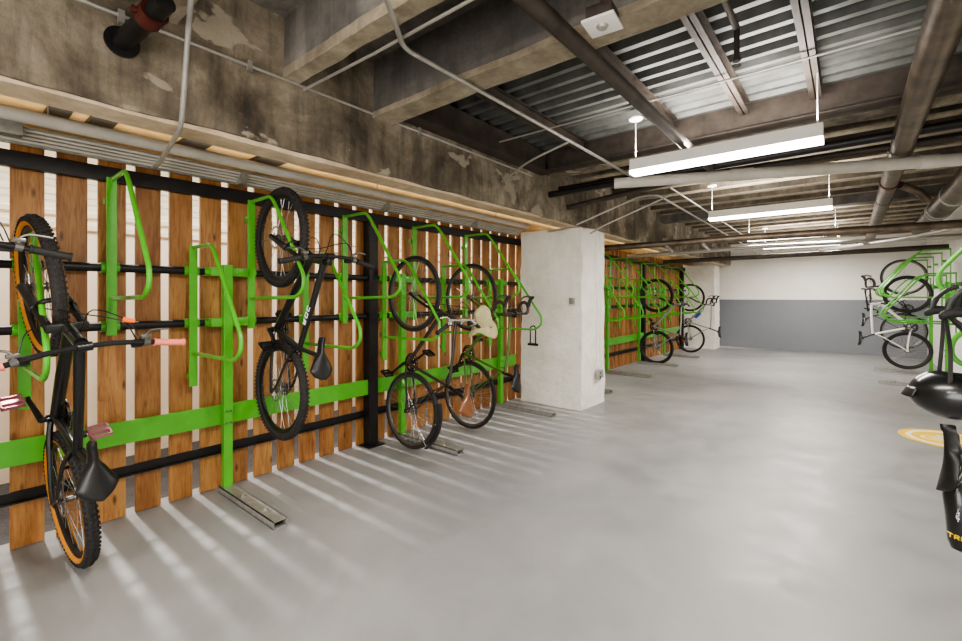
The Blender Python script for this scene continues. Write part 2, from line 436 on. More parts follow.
for yp, lb in [(3.13, 'green rack section closest on the right, large hoops behind the black drop handlebar'),
               (9.75, 'green rack section on the right wall, nearer of the far two'),
               (11.53, 'green rack section on the right wall by the far corner')]:
    rack(1.16, yp, PI, lb, foot=(yp > 5), **({'offs': ((-.65, 2.125), (-.21, 1.75), (.175, 2.125))} if yp > 11 else {}))
# flat green rail through the fence
m = MB().box(F+.065, F+.078, -2.6, 5.0, .485, .625); tag(m.build('flat_rail', M['green'], smooth=False), 'long flat green steel rail along the near fence, low behind the bikes', 'rail')
m = MB().box(F+.065, F+.078, 5.7, 12.6, .485, .625); tag(m.build('flat_rail', M['green'], smooth=False), 'flat green steel rail along the fence beyond the near column', 'rail')
for z, lb in ((1.58, 'upper'), (1.22, 'lower')):
    tag(MB().tube([(1.2, 2.2, z), (1.2, 4.2, z)], .026, 12).build('support_pipe', M['black_steel']), '%s black support pipe of the near right rack' % lb, 'pipe')
    tag(MB().tube([(1.2, 8.9, z), (1.2, 12.6, z)], .026, 12).build('support_pipe', M['black_steel']), '%s black support pipe of the far right racks' % lb, 'pipe')

# ------------------------------------------------------------------ bicycles
# local axes: x = the bike's up (away from the wall), y = its right side, z = its forward (up in the room)
def wheel(root, name, z, R, tw, tyre_m, rim_m, knobs, rimw=.012, deep=.018, nsp=28, rotor=False, x=0, wall=None, cog=False):
    Rt = R-tw/2
    ri = R-tw-.002
    rim = MB().lathe([(ri, -rimw), (ri+.004, -rimw), (ri+.002, 0), (ri+.004, rimw), (ri, rimw), (ri-deep, rimw*.45), (ri-deep-.003, 0), (ri-deep, -rimw*.45)], (x, 0, z), 'Y', 56, closed=True).build(name, rim_m, root)
    m = MB(); pr = []
    for k in range(12):
        a = 2*PI*k/12; pr.append((Rt+math.cos(a)*tw/2, math.sin(a)*tw/2*.95))
    m.lathe(pr, (x, 0, z), 'Y', 64, closed=True)
    if knobs:
        n = 76
        for i in range(n):
            a = 2*PI*i/n
            for j, (off, rr) in enumerate(((-.42, -.004), (-.14, .0005), (.14, .0005), (.42, -.004))):
                aa = a+(PI/n if j % 2 else 0)
                rad = Rt+math.sqrt(max(0, (tw/2)**2-(off*tw)**2))+.001
                c = Vector((x+rad*math.cos(aa), off*tw, z+rad*math.sin(aa)))
                rot = Matrix.Rotation(-aa, 3, 'Y')
                m.box(c.x-.004, c.x+.004, c.y-.0045, c.y+.0045, c.z-.006, c.z+.006, 0, rot)
    m.build('tyre', tyre_m, rim)
    if wall:
        m = MB()
        for s_ in (-1, 1): m.lathe([(Rt-.003, s_*tw*.49), (Rt-.017, s_*tw*.43), (Rt-.022, s_*tw*.30), (Rt-.022, s_*tw*.33), (Rt-.016, s_*tw*.45), (Rt-.003, s_*tw*.505)], (x, 0, z), 'Y', 48, closed=True)
        m.build('sidewall', wall, rim)
    m = MB()
    for i in range(nsp):
        a = 2*PI*i/nsp; s_ = 1 if i % 2 else -1; b = a+(.55 if (i//2) % 2 else -.55)
        m.tube([(x+.02*math.cos(b), s_*.026, z+.02*math.sin(b)), (x+(ri-deep)*math.cos(a), s_*.002, z+(ri-deep)*math.sin(a))], .0014, 4, cap=False)
    m.build('spokes', M['spoke'], rim)
    m = MB().lathe([(0, -.055), (.009, -.055), (.009, -.035), (.024, -.031), (.024, -.026), (.014, -.02), (.014, .02), (.024, .026), (.024, .031), (.009, .035), (.009, .055), (0, .055)], (x, 0, z), 'Y', 18)
    m.build('hub', M['grey_alloy'], rim)
    if rotor:
        m = MB().lathe([(.08, -.037), (.066, -.037), (.066, -.035), (.08, -.035)], (x, 0, z), 'Y', 40, closed=True)
        for i in range(6):
            a = 2*PI*i/6; m.tube([(x+.02*math.cos(a), -.036, z+.02*math.sin(a)), (x+.067*math.cos(a+.3), -.036, z+.067*math.sin(a+.3))], .003, 5)
        m.build('brake_disc', M['chrome'], rim)
    if cog:
        m = MB()
        for i, r_ in enumerate((.046, .038, .031, .025)):
            m.lathe([(.012, .034+i*.005), (r_, .034+i*.005), (r_, .037+i*.005), (.012, .037+i*.005)], (x, 0, z), 'Y', 26, closed=True)
        m.build('cassette', M['grey_alloy'], rim)
    return rim

def saddle(root, x, z, mat, L=.27, Wd=.075):
    m = MB()
    def fn(u, v):
        # u around cross-section, v tail->nose
        s_ = v; w = Wd*(1-.05*s_) if s_ < .0 else Wd*(math.sin(min(1, (s_+.06)*3.2)*PI/2)**.6)*(1-max(0, min(1, (s_-.22)/.42)))+.019*max(0, min(1, (s_-.12)/.4))
        if s_ > .93: w *= math.sqrt(max(0.02, 1-((s_-.93)/.075)**2))
        if s_ < .08: w *= math.sqrt(max(.05, 1-((.08-s_)/.09)**2))
        h = .017*(1-.3*s_)
        a = u*2*PI; cx_, sx_ = math.cos(a), math.sin(a)
        top = x+.012*(1-s_)**2-.01*math.sin(s_*PI)+(.006 if s_ > .9 else 0)
        drop = abs(cx_)**3*.02
        return (top+(sx_*h if sx_ > 0 else sx_*h*1.4)-drop*(1+.6*s_), cx_*w, z-L*.5+L*s_)
    m.grid(fn, 22, 26, wrapu=True)
    for e in (0, 1):
        try:
            vs = [v for v in m.bm.verts if abs(v.co.z-(z-L*.5+L*e)) < 1e-5]; c = sum((v.co for v in vs), Vector())/len(vs)
            vs.sort(key=lambda v: math.atan2(v.co.x-c.x, v.co.y-c.y)); m.bm.faces.new(vs)
        except Exception: pass
    s_ = m.build('saddle', mat, root)
    m = MB()
    for sg in (-1, 1):
        m.tube(smooth_path([(x-.012, sg*.045, z-L*.42), (x-.045, sg*.022, z-L*.2), (x-.045, sg*.02, z+L*.12), (x-.018, sg*.012, z+L*.42)], 4), .0035, 6)
    m.build('saddle_rails', M['grey_alloy'], s_)
    return s_

def bike(loc, label, rot=(0, 0, 0), side=1, sl=None, hb=None, R=.35, tw=.052, wb=1.07, frame=None, forkm=None, tyre=None, rim=None, rimw=.014, deep=.016, knobs=False, disc=False,
         bar='flat', barw=.34, grip=None, saddle_m=None, pedal_m=None, ft=.019, susp=False, crank=0.9, sd=(.6, .2), seat_top=None, full=True, wall=None,
         fender=False, bottle=None, pack=False, logo=None, lights=False, bar_rise=.0, hd=(.885, .50), tape=None, name='bicycle', nsp=28, steer=0, sadw=None, roll=0):
    g = M
    frame = frame or g['char']; forkm = forkm or g['black']; tyre = tyre or g['tyre']; rim = rim or g['black']; grip = grip or g['rubber']
    saddle_m = saddle_m or g['black']; pedal_m = pedal_m or g['black']
    r = empty(name, loc, (rot[0], rot[1], rot[2]+(0 if side > 0 else PI)), label, 'bicycle')
    z0 = R            # rear axle height above the root, which sits at the lowest point of the rear tyre
    P = lambda f, u, l=0: (u, l, z0+f)
    fa = P(wb, 0)
    BB = P(.425, -.055); HB = P(*(hb or (wb-.17, .40 if susp else .37))); HT = P(hd[0]-1.07+wb, hd[1]); ST = P(.27 if not susp else .31, .26 if susp else .47)
    V = Vector
    # frame
    m = MB()
    m.tube([BB, (V(BB)+V(HB))/2, HB], [ft*1.15, ft*1.25, ft*1.1], 12)
    m.tube([ST, (V(ST)*.5+V(HT)*.5), V(HT)*.93+V(HB)*.07], [ft*.85, ft*.95, ft], 12)
    m.tube([BB, ST], [ft*.95, ft*.85], 12)
    hd_ = (V(HT)-V(HB)).normalized()
    m.tube([V(HB)-hd_*.012, V(HT)+hd_*.012], ft*1.2, 14)
    m.lathe([(.0, -.036), (.021, -.036), (.021, .036), (0, .036)], BB, 'Y', 16)
    sc_ = .062 if tw > .04 else .05
    for s_ in (-1, 1):
        m.tube(smooth_path([V(BB)+V((0, s_*.02, -.01)), P(.32, -.035, s_*.04), P(.12, -.01, s_*sc_), P(0, 0, s_*.066)], 4), [ft*.6]*6+[ft*.5]*7, 8)
        m.tube(smooth_path([V(ST)*.93+V(BB)*.07+V((0, s_*.012, 0)), P(.2 if not susp else .24, .29 if not susp else .19, s_*.045), P(.05, .07, s_*.063), P(0, 0, s_*.066)], 4), ft*.42, 8)
        m.box(-.018, .018, s_*.066-.004, s_*.066+.004, z0-.016, z0+.016, .002)
    m.tube([P(.22, .3 if not susp else .18, -.045), P(.22, .3 if not susp else .18, .045)], ft*.4, 6)
    fr = m.build('frame', frame, r)
    if logo:
        dv = (V(HB)-V(BB)); dn = dv.normalized(); nn_ = V((0, -1, 0)); up = dn.cross(nn_)
        dv = V(HT)-V(ST); dn = dv.normalized(); up = dn.cross(nn_)
        m = MB(); base = V(ST)+dv*.30
        glyphs = {'T': [((0, .9), (1, .9)), ((.5, .9), (.5, 0))], 'R': [((0, 0), (0, .9)), ((0, .9), (.8, .9)), ((.8, .9), (.8, .5)), ((.8, .5), (0, .5)), ((.3, .5), (.9, 0))],
                  'E': [((0, 0), (0, .9)), ((0, .9), (.9, .9)), ((0, .45), (.8, .45)), ((0, 0), (.9, 0))], 'K': [((0, 0), (0, .9)), ((0, .4), (.9, .9)), ((.2, .5), (.9, 0))],
                  'O': [((0, 0), (0, .9)), ((0, .9), (.9, .9)), ((.9, .9), (.9, 0)), ((.9, 0), (0, 0))], 'C': [((.9, .9), (0, .9)), ((0, .9), (0, 0)), ((0, 0), (.9, 0))]}
        for i, ch in enumerate(logo):
            for a, b in glyphs[ch]:
                q = [base+dn*(i*.05+p[0]*.034)+up*(p[1]-.45)*.03+nn_*(ft*1.02) for p in (a, b)]
                m.tube(q, .0028, 6)
        m.build('logo', M['logo_white'], fr)
    # fork
    ax = (V(HB)-V(HT)).normalized()
    crown = V(HB)+ax*.03
    m = MB()
    m.tube([V(HT)+V((0, 0, 0)), crown], .016, 10)
    if susp:
        m.box(crown.x-.02, crown.x+.02, -.075, .075, crown.z-.018, crown.z+.018, .006)
        for s_ in (-1, 1):
            L_ = V(fa)+V((0, s_*.062, 0)); c_ = crown+V((0, s_*.062, 0)); md = c_*.55+L_*.45
            m.tube([c_, md], .0165, 10); m.tube([md, md*.98+L_*.02, L_+(L_-c_).normalized()*.012], [.0165, .023, .019], 12)
        a_ = (crown*.5+V(fa)*.5)
        m.tube(fillet([a_+V((0, -.062, 0)), a_+V((.075, -.05, .03)), a_+V((.075, .05, .03)), a_+V((0, .062, 0))], .04), .012, 8)
    else:
        for s_ in (-1, 1):
            c_ = crown+V((0, s_*.03, 0)); L_ = V(fa)+V((0, s_*.05, 0))
            m.tube(smooth_path([crown+V((.01, s_*.012, 0)), c_+V((-.02, s_*.006, .004)), c_*.4+L_*.6+V((0, 0, -.014)), L_], 4), [.015]*5+[.013]*4+[.0105]*4, 10)
    m.build('fork', forkm, r)
    wheel(r, 'rear_wheel', z0, R, tw, tyre, rim, knobs, rimw, deep, nsp, disc, 0, wall, cog=True)
    wheel(r, 'front_wheel', z0+wb, R, tw, tyre, rim, knobs, rimw, deep, nsp, disc, 0, wall)
    # stem + bar
    top = V(HT)+(V(HT)-V(HB)).normalized()*.045
    cl = top+V((.012, 0, sl if sl is not None else (.03 if bar != 'drop' else .06)))
    m = MB(); m.tube([V(HT), top+V((.012, 0, -.004))], .0165, 10); m.tube([top, cl], [.017, .018], 10); m.tube([cl+V((0, -.026, 0)), cl+V((0, .026, 0))], .02, 12)
    m.build('stem', g['black'] if bar != 'city' else g['chrome'], r)
    if bar in ('flat', 'city'):
        sw = -.05 if bar == 'flat' else -.1
        pth = lambda s_: [cl+V((0, 0, 0)), cl+V((bar_rise*.2, s_*.06, 0)), cl+V((bar_rise, s_*.13, -.005)), cl+V((bar_rise+.002, s_*barw*.7, sw*.55)), cl+V((bar_rise, s_*barw, sw))]
        A = smooth_path(pth(-1), 5)[::-1]+smooth_path(pth(1), 5)[1:]
        hb = MB().tube(A, .0115, 10).build('handlebar', g['black'] if bar == 'flat' else g['chrome'], r)
        for s_ in (-1, 1):
            e = V(pth(s_)[-1]); d = (V(pth(s_)[-1])-V(pth(s_)[-2])).normalized()
            gl = .125
            a_ = e-d*gl
            m = MB().tube([a_, a_+d*.006, a_+d*.007, e-d*.006, e-d*.005, e+d*.004], [.019, .019, .0155, .016, .019, .018], 12); m.build('grip', grip, hb)
            b_ = a_-d*.03
            m = MB(); m.tube([b_-d*.012, b_+d*.012], .018, 10)
            m.tube([b_, b_+V((.004, 0, .035))], .009, 8); m.box(b_.x-.012, b_.x+.012, b_.y-.02, b_.y+.02, b_.z+.018, b_.z+.036, .005)
            m.tube(smooth_path([b_+V((.0, 0, .034)), b_+V((-.008, s_*.03, .052)), b_+V((-.014, s_*.1, .046))], 4), .0052, 8)
            m.build('brake_lever', g['grey_alloy'] if bar == 'flat' else g['chrome'], hb)
            m = MB().box(b_.x-.03, b_.x-.008, b_.y-.024-s_*.03, b_.y+.018-s_*.03, b_.z-.02, b_.z+.018, .006)
            m.build('shifter', g['black'], hb)
    else:
        def dp(s_):
            w = barw
            return [cl, cl+V((0, s_*w*.5, .0)), cl+V((0, s_*w*.86, .005)), cl+V((0, s_*w, .03)), cl+V((-.005, s_*w, .085)), cl+V((-.05, s_*(w+.005), .115)), cl+V((-.105, s_*(w+.012), .09)), cl+V((-.13, s_*(w+.018), .03)), cl+V((-.132, s_*(w+.02), -.03))]
        A = smooth_path(dp(-1), 5)[::-1]+smooth_path(dp(1), 5)[1:]
        hb = MB().tube(A, .012, 10).build('handlebar', g['black'], r)
        for s_ in (-1, 1):
            m = MB().tube(smooth_path(dp(s_), 5)[9:], .0165, 10); m.build('bar_tape', tape or g['rubber'], hb)
            h0 = V(dp(s_)[4])
            m = MB().tube(smooth_path([h0+V((.002, 0, -.02)), h0+V((.018, 0, .02)), h0+V((.032, 0, .055)), h0+V((.06, 0, .078)), h0+V((.075, 0, .07))], 4), [.017, .019, .02, .02, .019, .018, .018, .018, .018, .018, .017, .017, .016, .015, .013, .011, .006], 12)
            m.build('brake_hood', g['rubber'], hb)
            m = MB().tube(smooth_path([h0+V((.045, 0, .078)), h0+V((.0, s_*.004, .092)), h0+V((-.055, s_*.01, .082)), h0+V((-.085, s_*.012, .062))], 4), [.008]*5+[.006]*8, 8, flat=1.5)
            m.build('brake_lever', g['black'] if roll else g['grey_alloy'], hb)
    if roll: hb.matrix_basis = Matrix.Translation(cl) @ Matrix.Rotation(roll, 4, 'Y') @ Matrix.Translation(-cl)
    if steer:
        axx = (V(HT)-V(HB)).normalized(); hb.matrix_basis = Matrix.Translation(cl) @ Matrix.Rotation(steer, 4, axx) @ Matrix.Translation(-cl)
    # cables
    m = MB(); rnd = random.Random(int(loc[1]*100))
    for s_ in (-1, 1):
        q = cl+V((0, s_*barw*.55, -.01))
        m.tube(smooth_path([q, q+V((-.02, -s_*.04, .1)), cl+V((-.06, s_*.06, .13+.02*s_)), V(HT)+V((-.03, s_*.02, .06)), V(HB)+V((-.02, s_*.02, -.03)), V(HB)*.6+V(BB)*.4+V((.0, s_*.02, -.0))], 5), .0028, 6)
    q = cl+V((0, barw*.5, 0)); m.tube(smooth_path([q, q+V((.01, -.05, .09)), crown+V((.05, .03, .06)), V(fa)*.5+crown*.5+V((.03, -.06, 0))], 5), .0028, 6)
    m.build('cables', g['black'], r)
    # seat
    sp_ = V(P(sd[1], sd[0]))
    d = (V(ST)-V(BB)).normalized()
    m = MB(); m.tube([V(ST)-d*.03, V(ST)+d*.012], ft*1.05, 12); m.tube([V(ST), sp_+V((-.05, 0, .01))], .0145, 12); m.box(sp_.x-.06, sp_.x-.035, -.028, .028, sp_.z-.02, sp_.z+.03, .005)
    m.build('seatpost', g['black'] if frame is not g['white_frame'] else g['black'], r)
    sdl = saddle(r, sp_.x, sp_.z, saddle_m, Wd=sadw or (.075 if bar == 'flat' else .07))
    # drivetrain
    bb = V(BB)
    m = MB()
    for i, rr in enumerate((.088, .07)):
        m.lathe([(rr-.012, .04-i*.008), (rr+.0, .04-i*.008), (rr+.003, .042-i*.008), (rr, .044-i*.008), (rr-.012, .044-i*.008)], bb, 'Y', 44, closed=True)
    for i in range(5):
        a = 2*PI*i/5; m.tube([bb+V((0, .041, 0)), bb+V((.08*math.cos(a), .041, .08*math.sin(a)))], .007, 6)
    m.build('chainring', g['black'], r)
    ca = crank
    for s_ in (-1, 1):
        dr = V((math.cos(ca), 0, math.sin(ca)))*s_
        a_ = bb+V((0, s_*.055, 0)); b_ = a_+dr*.17+V((0, s_*.014, 0))
        m = MB().tube([bb+V((0, s_*.03, 0)), a_+V((0, s_*.008, 0))], .014, 10); m.tube([a_, b_], [.015, .011], 8, flat=1.0); m.tube([b_-V((0, .008, 0)), b_+V((0, .008, 0))], .014, 10)
        cr = m.build('crank_arm', g['black'] if not susp else g['black'], r)
        c_ = b_+V((0, s_*.06, 0))
        m = MB().tube([b_, c_+V((0, s_*.045, 0))], .007, 8)
        tl = Matrix.Rotation(.5, 3, 'Y')
        for (dx0, dx1, dy0, dy1) in ((-.045, -.038, -.045, .045), (.038, .045, -.045, .045), (-.045, .045, -.045, -.038), (-.045, .045, .038, .045), (-.012, .012, -.045, .045)):
            m.box(c_.x+dx0, c_.x+dx1, c_.y+dy0, c_.y+dy1, c_.z-.009, c_.z+.009, 0, tl, tuple(c_))
        m.build('pedal', pedal_m, cr)
    m = MB()
    ra = V(P(0, 0, .042))
    t1 = [bb+V((.087*math.cos(a), .042, .087*math.sin(a))) for a in [PI*.45-i*PI*.95/10 for i in range(11)]]
    m.tube([ra+V((.036, 0, 0))]+t1+[ra+V((-.09, 0, .035)), ra+V((-.1, 0, .01))], .0034, 5)
    m.tube([ra+V((-.1, 0, .01)), ra+V((-.065, 0, -.02)), ra+V((-.036, 0, .012))], .0034, 5)
    m.build('chain', g['grey_alloy'], r)
    m = MB().tube([ra+V((-.01, .012, -.012)), ra+V((-.05, .014, -.015)), ra+V((-.1, .008, .012))], [.009, .012, .007], 8)
    for q in (ra+V((-.058, 0, -.018)), ra+V((-.1, 0, .012))): m.lathe([(.004, -.004), (.014, -.004), (.014, .004), (.004, .004)], q, 'Y', 14, closed=True)
    m.build('derailleur', g['grey_alloy'], r)
    if fender:
        m = MB(); Rf = R+.018
        pr = [(Rf, -.036), (Rf+.008, -.02), (Rf+.01, 0), (Rf+.008, .02), (Rf, .036), (Rf+.004, .015), (Rf+.006, 0), (Rf+.004, -.015)]
        m.lathe(pr, (0, 0, z0), 'Y', 26, closed=True, a0=-.95, a1=.3)
        fd = m.build('mudguard', g['black'], r)
        m = MB()
        for a in (-.85, -.2):
            for s_ in (-1, 1): m.tube([(0, s_*.06, z0), (Rf*math.cos(a), s_*.03, z0+Rf*math.sin(a))], .0025, 5)
        m.build('mudguard_stay', g['chrome'], fd)
    if bottle:
        a_ = V(BB)*.55+V(HB)*.45+V((.055, 0, -.02)); dd = (V(HB)-V(BB)).normalized()
        m = MB().tube([a_-dd*.09, a_-dd*.085, a_+dd*.05, a_+dd*.065, a_+dd*.07, a_+dd*.09], [.03, .036, .036, .024, .02, .018], 14); m.build('water_bottle', bottle, r)
    if pack:
        e = sp_+V((-.03, 0, -.12))
        m = MB().tube([e+V((-.0, 0, .02)), e+V((-.006, 0, -.02)), e+V((-.012, 0, -.11)), e+V((-.015, 0, -.2)), e+V((-.016, 0, -.232)), e+V((-.016, 0, -.244))], [.03, .048, .045, .043, .034, .012], 16)
        pk = m.build('saddle_pack', g['gloss'], r)
        m = MB(); G2 = {'T': [((0, .9), (1, .9)), ((.5, .9), (.5, 0))], 'R': [((0, 0), (0, .9)), ((0, .9), (.8, .9)), ((.8, .9), (.8, .5)), ((.8, .5), (0, .5)), ((.3, .5), (.9, 0))], 'E': [((0, 0), (0, .9)), ((0, .9), (.9, .9)), ((0, .45), (.8, .45)), ((0, 0), (.9, 0))]}
        def put(m, ch, ox, oz, sz, th):
            for a_, b_ in G2[ch]:
                m.tube([e+V((ox-p[0]*sz, math.sqrt(max(1e-4, .0445**2-(ox-p[0]*sz+.012)**2))+.001, oz+p[1]*sz*1.3)) for p in (a_, b_)], th, 6)
        for i, ch in enumerate('TRE'): put(m, ch, .028-i*.018, -.185, .013, .0022)
        m.build('logo', M['logo_yellow'], pk)
        m = MB()
        for i in range(7): put(m, 'TRE'[i % 3], .006, -.03-i*.014, .009, .0012)
        m.build('lettering', M['logo_white'], pk)
    if lights:
        m = MB().tube([sp_+V((-.08, 0, -.02)), sp_+V((-.08, 0, -.05))], [.014, .018], 10); m.build('rear_reflector', M['reflect'], r)
    return r, cl, sp_, bb

# bike 1: near left
b1 = bike((-3.12, .49, .008), 'black mountain bike with pink grips hanging at the far left, rear tyre on the floor', rot=(math.radians(6.0), 0, math.radians(4.5)), R=.352, tw=.058, wb=1.1,
     frame=M['gloss'], tyre=M['tyre'], wall=M['tan_tyre'], rim=M['black'], knobs=True, disc=True, barw=.37, bar_rise=.012, grip=M['pink'], pedal_m=M['pink_metal'], ft=.022, susp=True, crank=-.6, sd=(.52, .27), hd=(.82, .53), hb=(.9, .40), sl=.0)
root1 = b1[0]
m = MB(); q = b1[1]+Vector((.05, .13, .1)); m.tube([q, q+Vector((.01, .04, -.012))], [.012, .009], 10); m.build('cable_clip', M['orange'], root1)
bike((-3.1, -.02, .36), 'mountain bike mostly beyond the left edge, one black grip showing', R=.35, tw=.055, wb=1.07, frame=M['char'], knobs=False, disc=True, barw=.39, bar_rise=0, ft=.02, susp=True, sd=(.57, .2), crank=1.2)
# bike 2
bike((-3.12, 1.565, .395), 'black and grey mountain bike hung high between the rack post and black fence post', R=.35, tw=.055, wb=1.075, frame=M['gloss'], rim=M['black'], knobs=True, disc=True, barw=.32,
     grip=M['rubber'], ft=.021, susp=True, crank=2.5, sd=(.55, .27), logo='ROC', hd=(.87, .57), sl=.04)
# bike 3
bike((-3.12, 2.78, .01), 'dark hybrid bike with a brown leather saddle, right of the black fence post', rot=(math.radians(-1.7), 0, 0), sadw=.092, R=.352, tw=.036, wb=1.07, frame=M['char'], rim=M['grey_alloy'], bar='city', barw=.29, saddle_m=M['brown'],
     ft=.015, crank=.6, sd=(.70, .19), fender=True, deep=.014, hd=(.84, .55), sl=.02, grip=M['rubber'])
# bike 4
bike((-3.12, 3.6, .01), 'olive green road bike with brown-taped drop bars, hanging nearest the white column', rot=(math.radians(-1.2), 0, 0), R=.358, tw=.03, wb=1.03, frame=M['olive'], forkm=M['olive'], rim=M['grey_alloy'], bar='drop', barw=.2, tape=M['tape'],
     ft=.014, crank=1.2, sd=(.62, .24), hd=(.89, .54), sl=.02)
# far bikes
bike((-3.1, 9.5, .01), 'grey bike hanging on the far fence, the nearer of the two there', R=.35, tw=.045, wb=1.07, frame=M['silver_frame'], rim=M['black'], barw=.3, ft=.018, crank=2.2, sd=(.6, .2), disc=True, lights=True)
bike((-3.1, 12.04, .01), 'silver road bike with drop bars hanging beside the far white column', R=.345, tw=.03, wb=1.03, frame=M['silver_frame'], rim=M['black'], bar='drop', barw=.21, ft=.016, crank=.8, sd=(.68, .2), bottle=M['blue'])
# right-hand bikes
bike((.8, 11.2, .09), 'white-framed road bike with black wheels hanging low on the right wall', side=-1, R=.34, tw=.028, wb=1.02, frame=M['white_frame'], forkm=M['black'], rim=M['black'], bar='drop', barw=.2, ft=.019, crank=2.3, sd=(.66, .19), deep=.03, steer=1.25)
bike((.8, 11.9, .4), 'dark road bike with a silver rear rim, hung high in the far right corner', side=-1, R=.345, tw=.03, wb=1.04, frame=M['char'], rim=M['grey_alloy'], bar='drop', barw=.2, ft=.015, crank=1.1, sd=(.6, .2))
b7 = bike((.86, 2.6, .14), 'black drop-bar bike at the right edge with a long black saddle pack', side=-1, R=.345, tw=.036, wb=1.04, frame=M['gloss'], rim=M['black'], bar='drop', barw=.21, ft=.018, crank=1.4, sd=(.56, .265), pack=True, hd=(.84, .38), hb=(.93, .28), sl=.03, roll=1.0)

# ------------------------------------------------------------------ things on the bikes
# khaki cap on the hybrid's bar
cap = empty('cap', (-2.57, 3.17, 1.02), label='crumpled khaki cotton cap hung on the hybrid bike\'s handlebar', cat='hat')
m = MB()
from mathutils import noise as NZ
def fcap(u, v):
    a = u*2*PI; ph = v*PI*.52
    r_ = .088*math.sin(ph)**.8*(1+.1*math.sin(3*a+1)+.05*math.sin(7*a)); p = Vector((r_*math.cos(a)*.8, r_*math.sin(a), .24-.115*(1-math.cos(ph))*1.15))
    return p+NZ.noise_vector(p*18)*.012
m.grid(fcap, 36, 14, wrapu=True); o = m.build('crown', M['khaki'], cap); s_ = o.modifiers.new('s', 'SOLIDIFY'); s_.thickness = .003
o.rotation_euler = (.35, .25, 0); o.scale = (1.15, 1.15, 1.35)
m = MB()
def fbr(u, v):
    a = u*2*PI; r_ = .086*(1+v*(.42+.12*math.sin(2*a)))
    p = Vector((r_*math.cos(a)*.8, r_*math.sin(a), .115-v*(.06+.035*math.sin(a*2+.6))))
    return p+NZ.noise_vector(p*14)*.012
m.grid(fbr, 36, 6, wrapu=True); o = m.build('brim', M['khaki'], cap); s_ = o.modifiers.new('s', 'SOLIDIFY'); s_.thickness = .003
o.rotation_euler = (.35, .25, 0); o.scale = (1.15, 1.15, 1.35)
# U-lock on last hoop
ul = MB().tube(fillet([(-2.96, 4.54, .83), (-2.96, 4.54, 1.043), (-2.9, 4.54, 1.06), (-2.885, 4.54, 1.02), (-2.885, 4.54, .83)], .03), .0085, 10)
ul.tube([(-2.99, 4.54, .835), (-2.855, 4.54, .835)], .016, 12)
tag(ul.build('bike_lock', M['black']), 'black U-shaped bike lock hanging from the hoop beside the near column', 'lock')
# helmet hung upside down from straps
hx, hy, hz = .32, 2.3, 1.055
hm = empty('helmet', (hx, hy, hz), (0, 0, math.radians(4)), 'glossy black cycling helmet hanging upside down by its straps at the right edge', 'helmet')
m = MB()
def fh(u, v):
    a = u*2*PI; ph = v*PI*.83
    x_, y_ = math.cos(a), math.sin(a)
    s_ = math.sin(ph)**.8
    rib = 1-.03*(math.cos(9*y_)**6)*math.sin(ph)
    return (.165*x_*s_*(1+.06*x_), .105*y_*s_*rib, -.08*math.cos(ph)*(1-.12*x_))
m.grid(fh, 44, 22, wrapu=True); o = m.build('shell', M['gloss'], hm)
s_ = o.modifiers.new('s', 'SOLIDIFY'); s_.thickness = .012; s_.offset = -1
m = MB()
def fv(u, v):
    a = PI-.5+u*1.0
    return (.155*math.cos(a)*(1+.12*v), .102*math.sin(a)*(1+.1*v), .02-.035*v)
m.grid(fv, 16, 5); o = m.build('visor', M['black'], hm); s_ = o.modifiers.new('s', 'SOLIDIFY'); s_.thickness = .006
m = MB()
for (a, b, c_) in (((-.06, -.08, .04), (-.05, -.03, .16), (-.035, .12, .27)), ((.08, -.08, .04), (.05, -.02, .17), (-.02, .12, .27)), ((-.06, .08, .04), (-.05, .09, .15), (-.035, .14, .27)), ((.08, .08, .04), (.05, .1, .15), (-.02, .14, .27))):
    m.tube(smooth_path([a, b, c_], 5), .007, 6, flat=.3, flatdir=(0, 1, 0))
m.build('strap', M['rubber'], hm)
# orange ribbed roll by the right handlebar
m = MB(); prof = [(0, -.06)]
for i in range(9): prof += [(.036, -.06+.0133*i+.002), (.041, -.06+.0133*i+.0066), (.036, -.06+.0133*i+.0112)]
prof += [(0, .062)]
m.lathe(prof, (.318, 2.05, 1.34), 'Z', 20); m.tube(smooth_path([(.325, 2.05, 1.39), (.33, 2.2, 1.44), (.36, 2.4, 1.43)], 5), .003, 6)
o = tag(m.build('foam_roll', M['orange_rib']), 'ribbed orange roll hanging beside the black drop handlebar at right edge', 'roll')

# floor roundel
r_ = empty('floor_marking', (.74, 6.32, .001), label='round yellow and white bicycle symbol painted on the floor at right', cat='floor marking')
m = MB().lathe([(0, .001), (.36, .001), (.36, .0016), (0, .0016)], (0, 0, 0), 'Z', 48); m.build('disc', M['yellow'], r_)
m = MB().lathe([(.26, .0018), (.3, .0018), (.3, .0022), (.26, .0022)], (0, 0, 0), 'Z', 48, closed=True)
for cx_ in (-.11, .11): m.lathe([(.065, .0018), (.085, .0018), (.085, .0024), (.065, .0024)], (cx_, -.03, 0), 'Z', 28, closed=True)
def bar2(a, b, w=.012):
    a = Vector(a); b = Vector(b); d = (b-a).normalized(); n = Vector((-d.y, d.x, 0))*w
    m.poly([a-n, b-n, b+n, a+n], (0, 0, .0005))
for a, b in (((-.11, -.03, .0019), (-.04, .09, .0019)), ((-.04, .09, .0019), (.08, .09, .0019)), ((.11, -.03, .0019), (.07, .12, .0019)), ((-.04, .09, .0019), (.0, -.03, .0019)), ((-.11, -.03, .0019), (0, -.03, .0019)), ((0, -.03, .0019), (.08, .09, .0019)), ((-.07, .12, .0019), (-.02, .12, .0019)), ((.05, .13, .0019), (.1, .13, .0019))): bar2(a, b)
m.build('bicycle_symbol', M['mark_white'], r_)

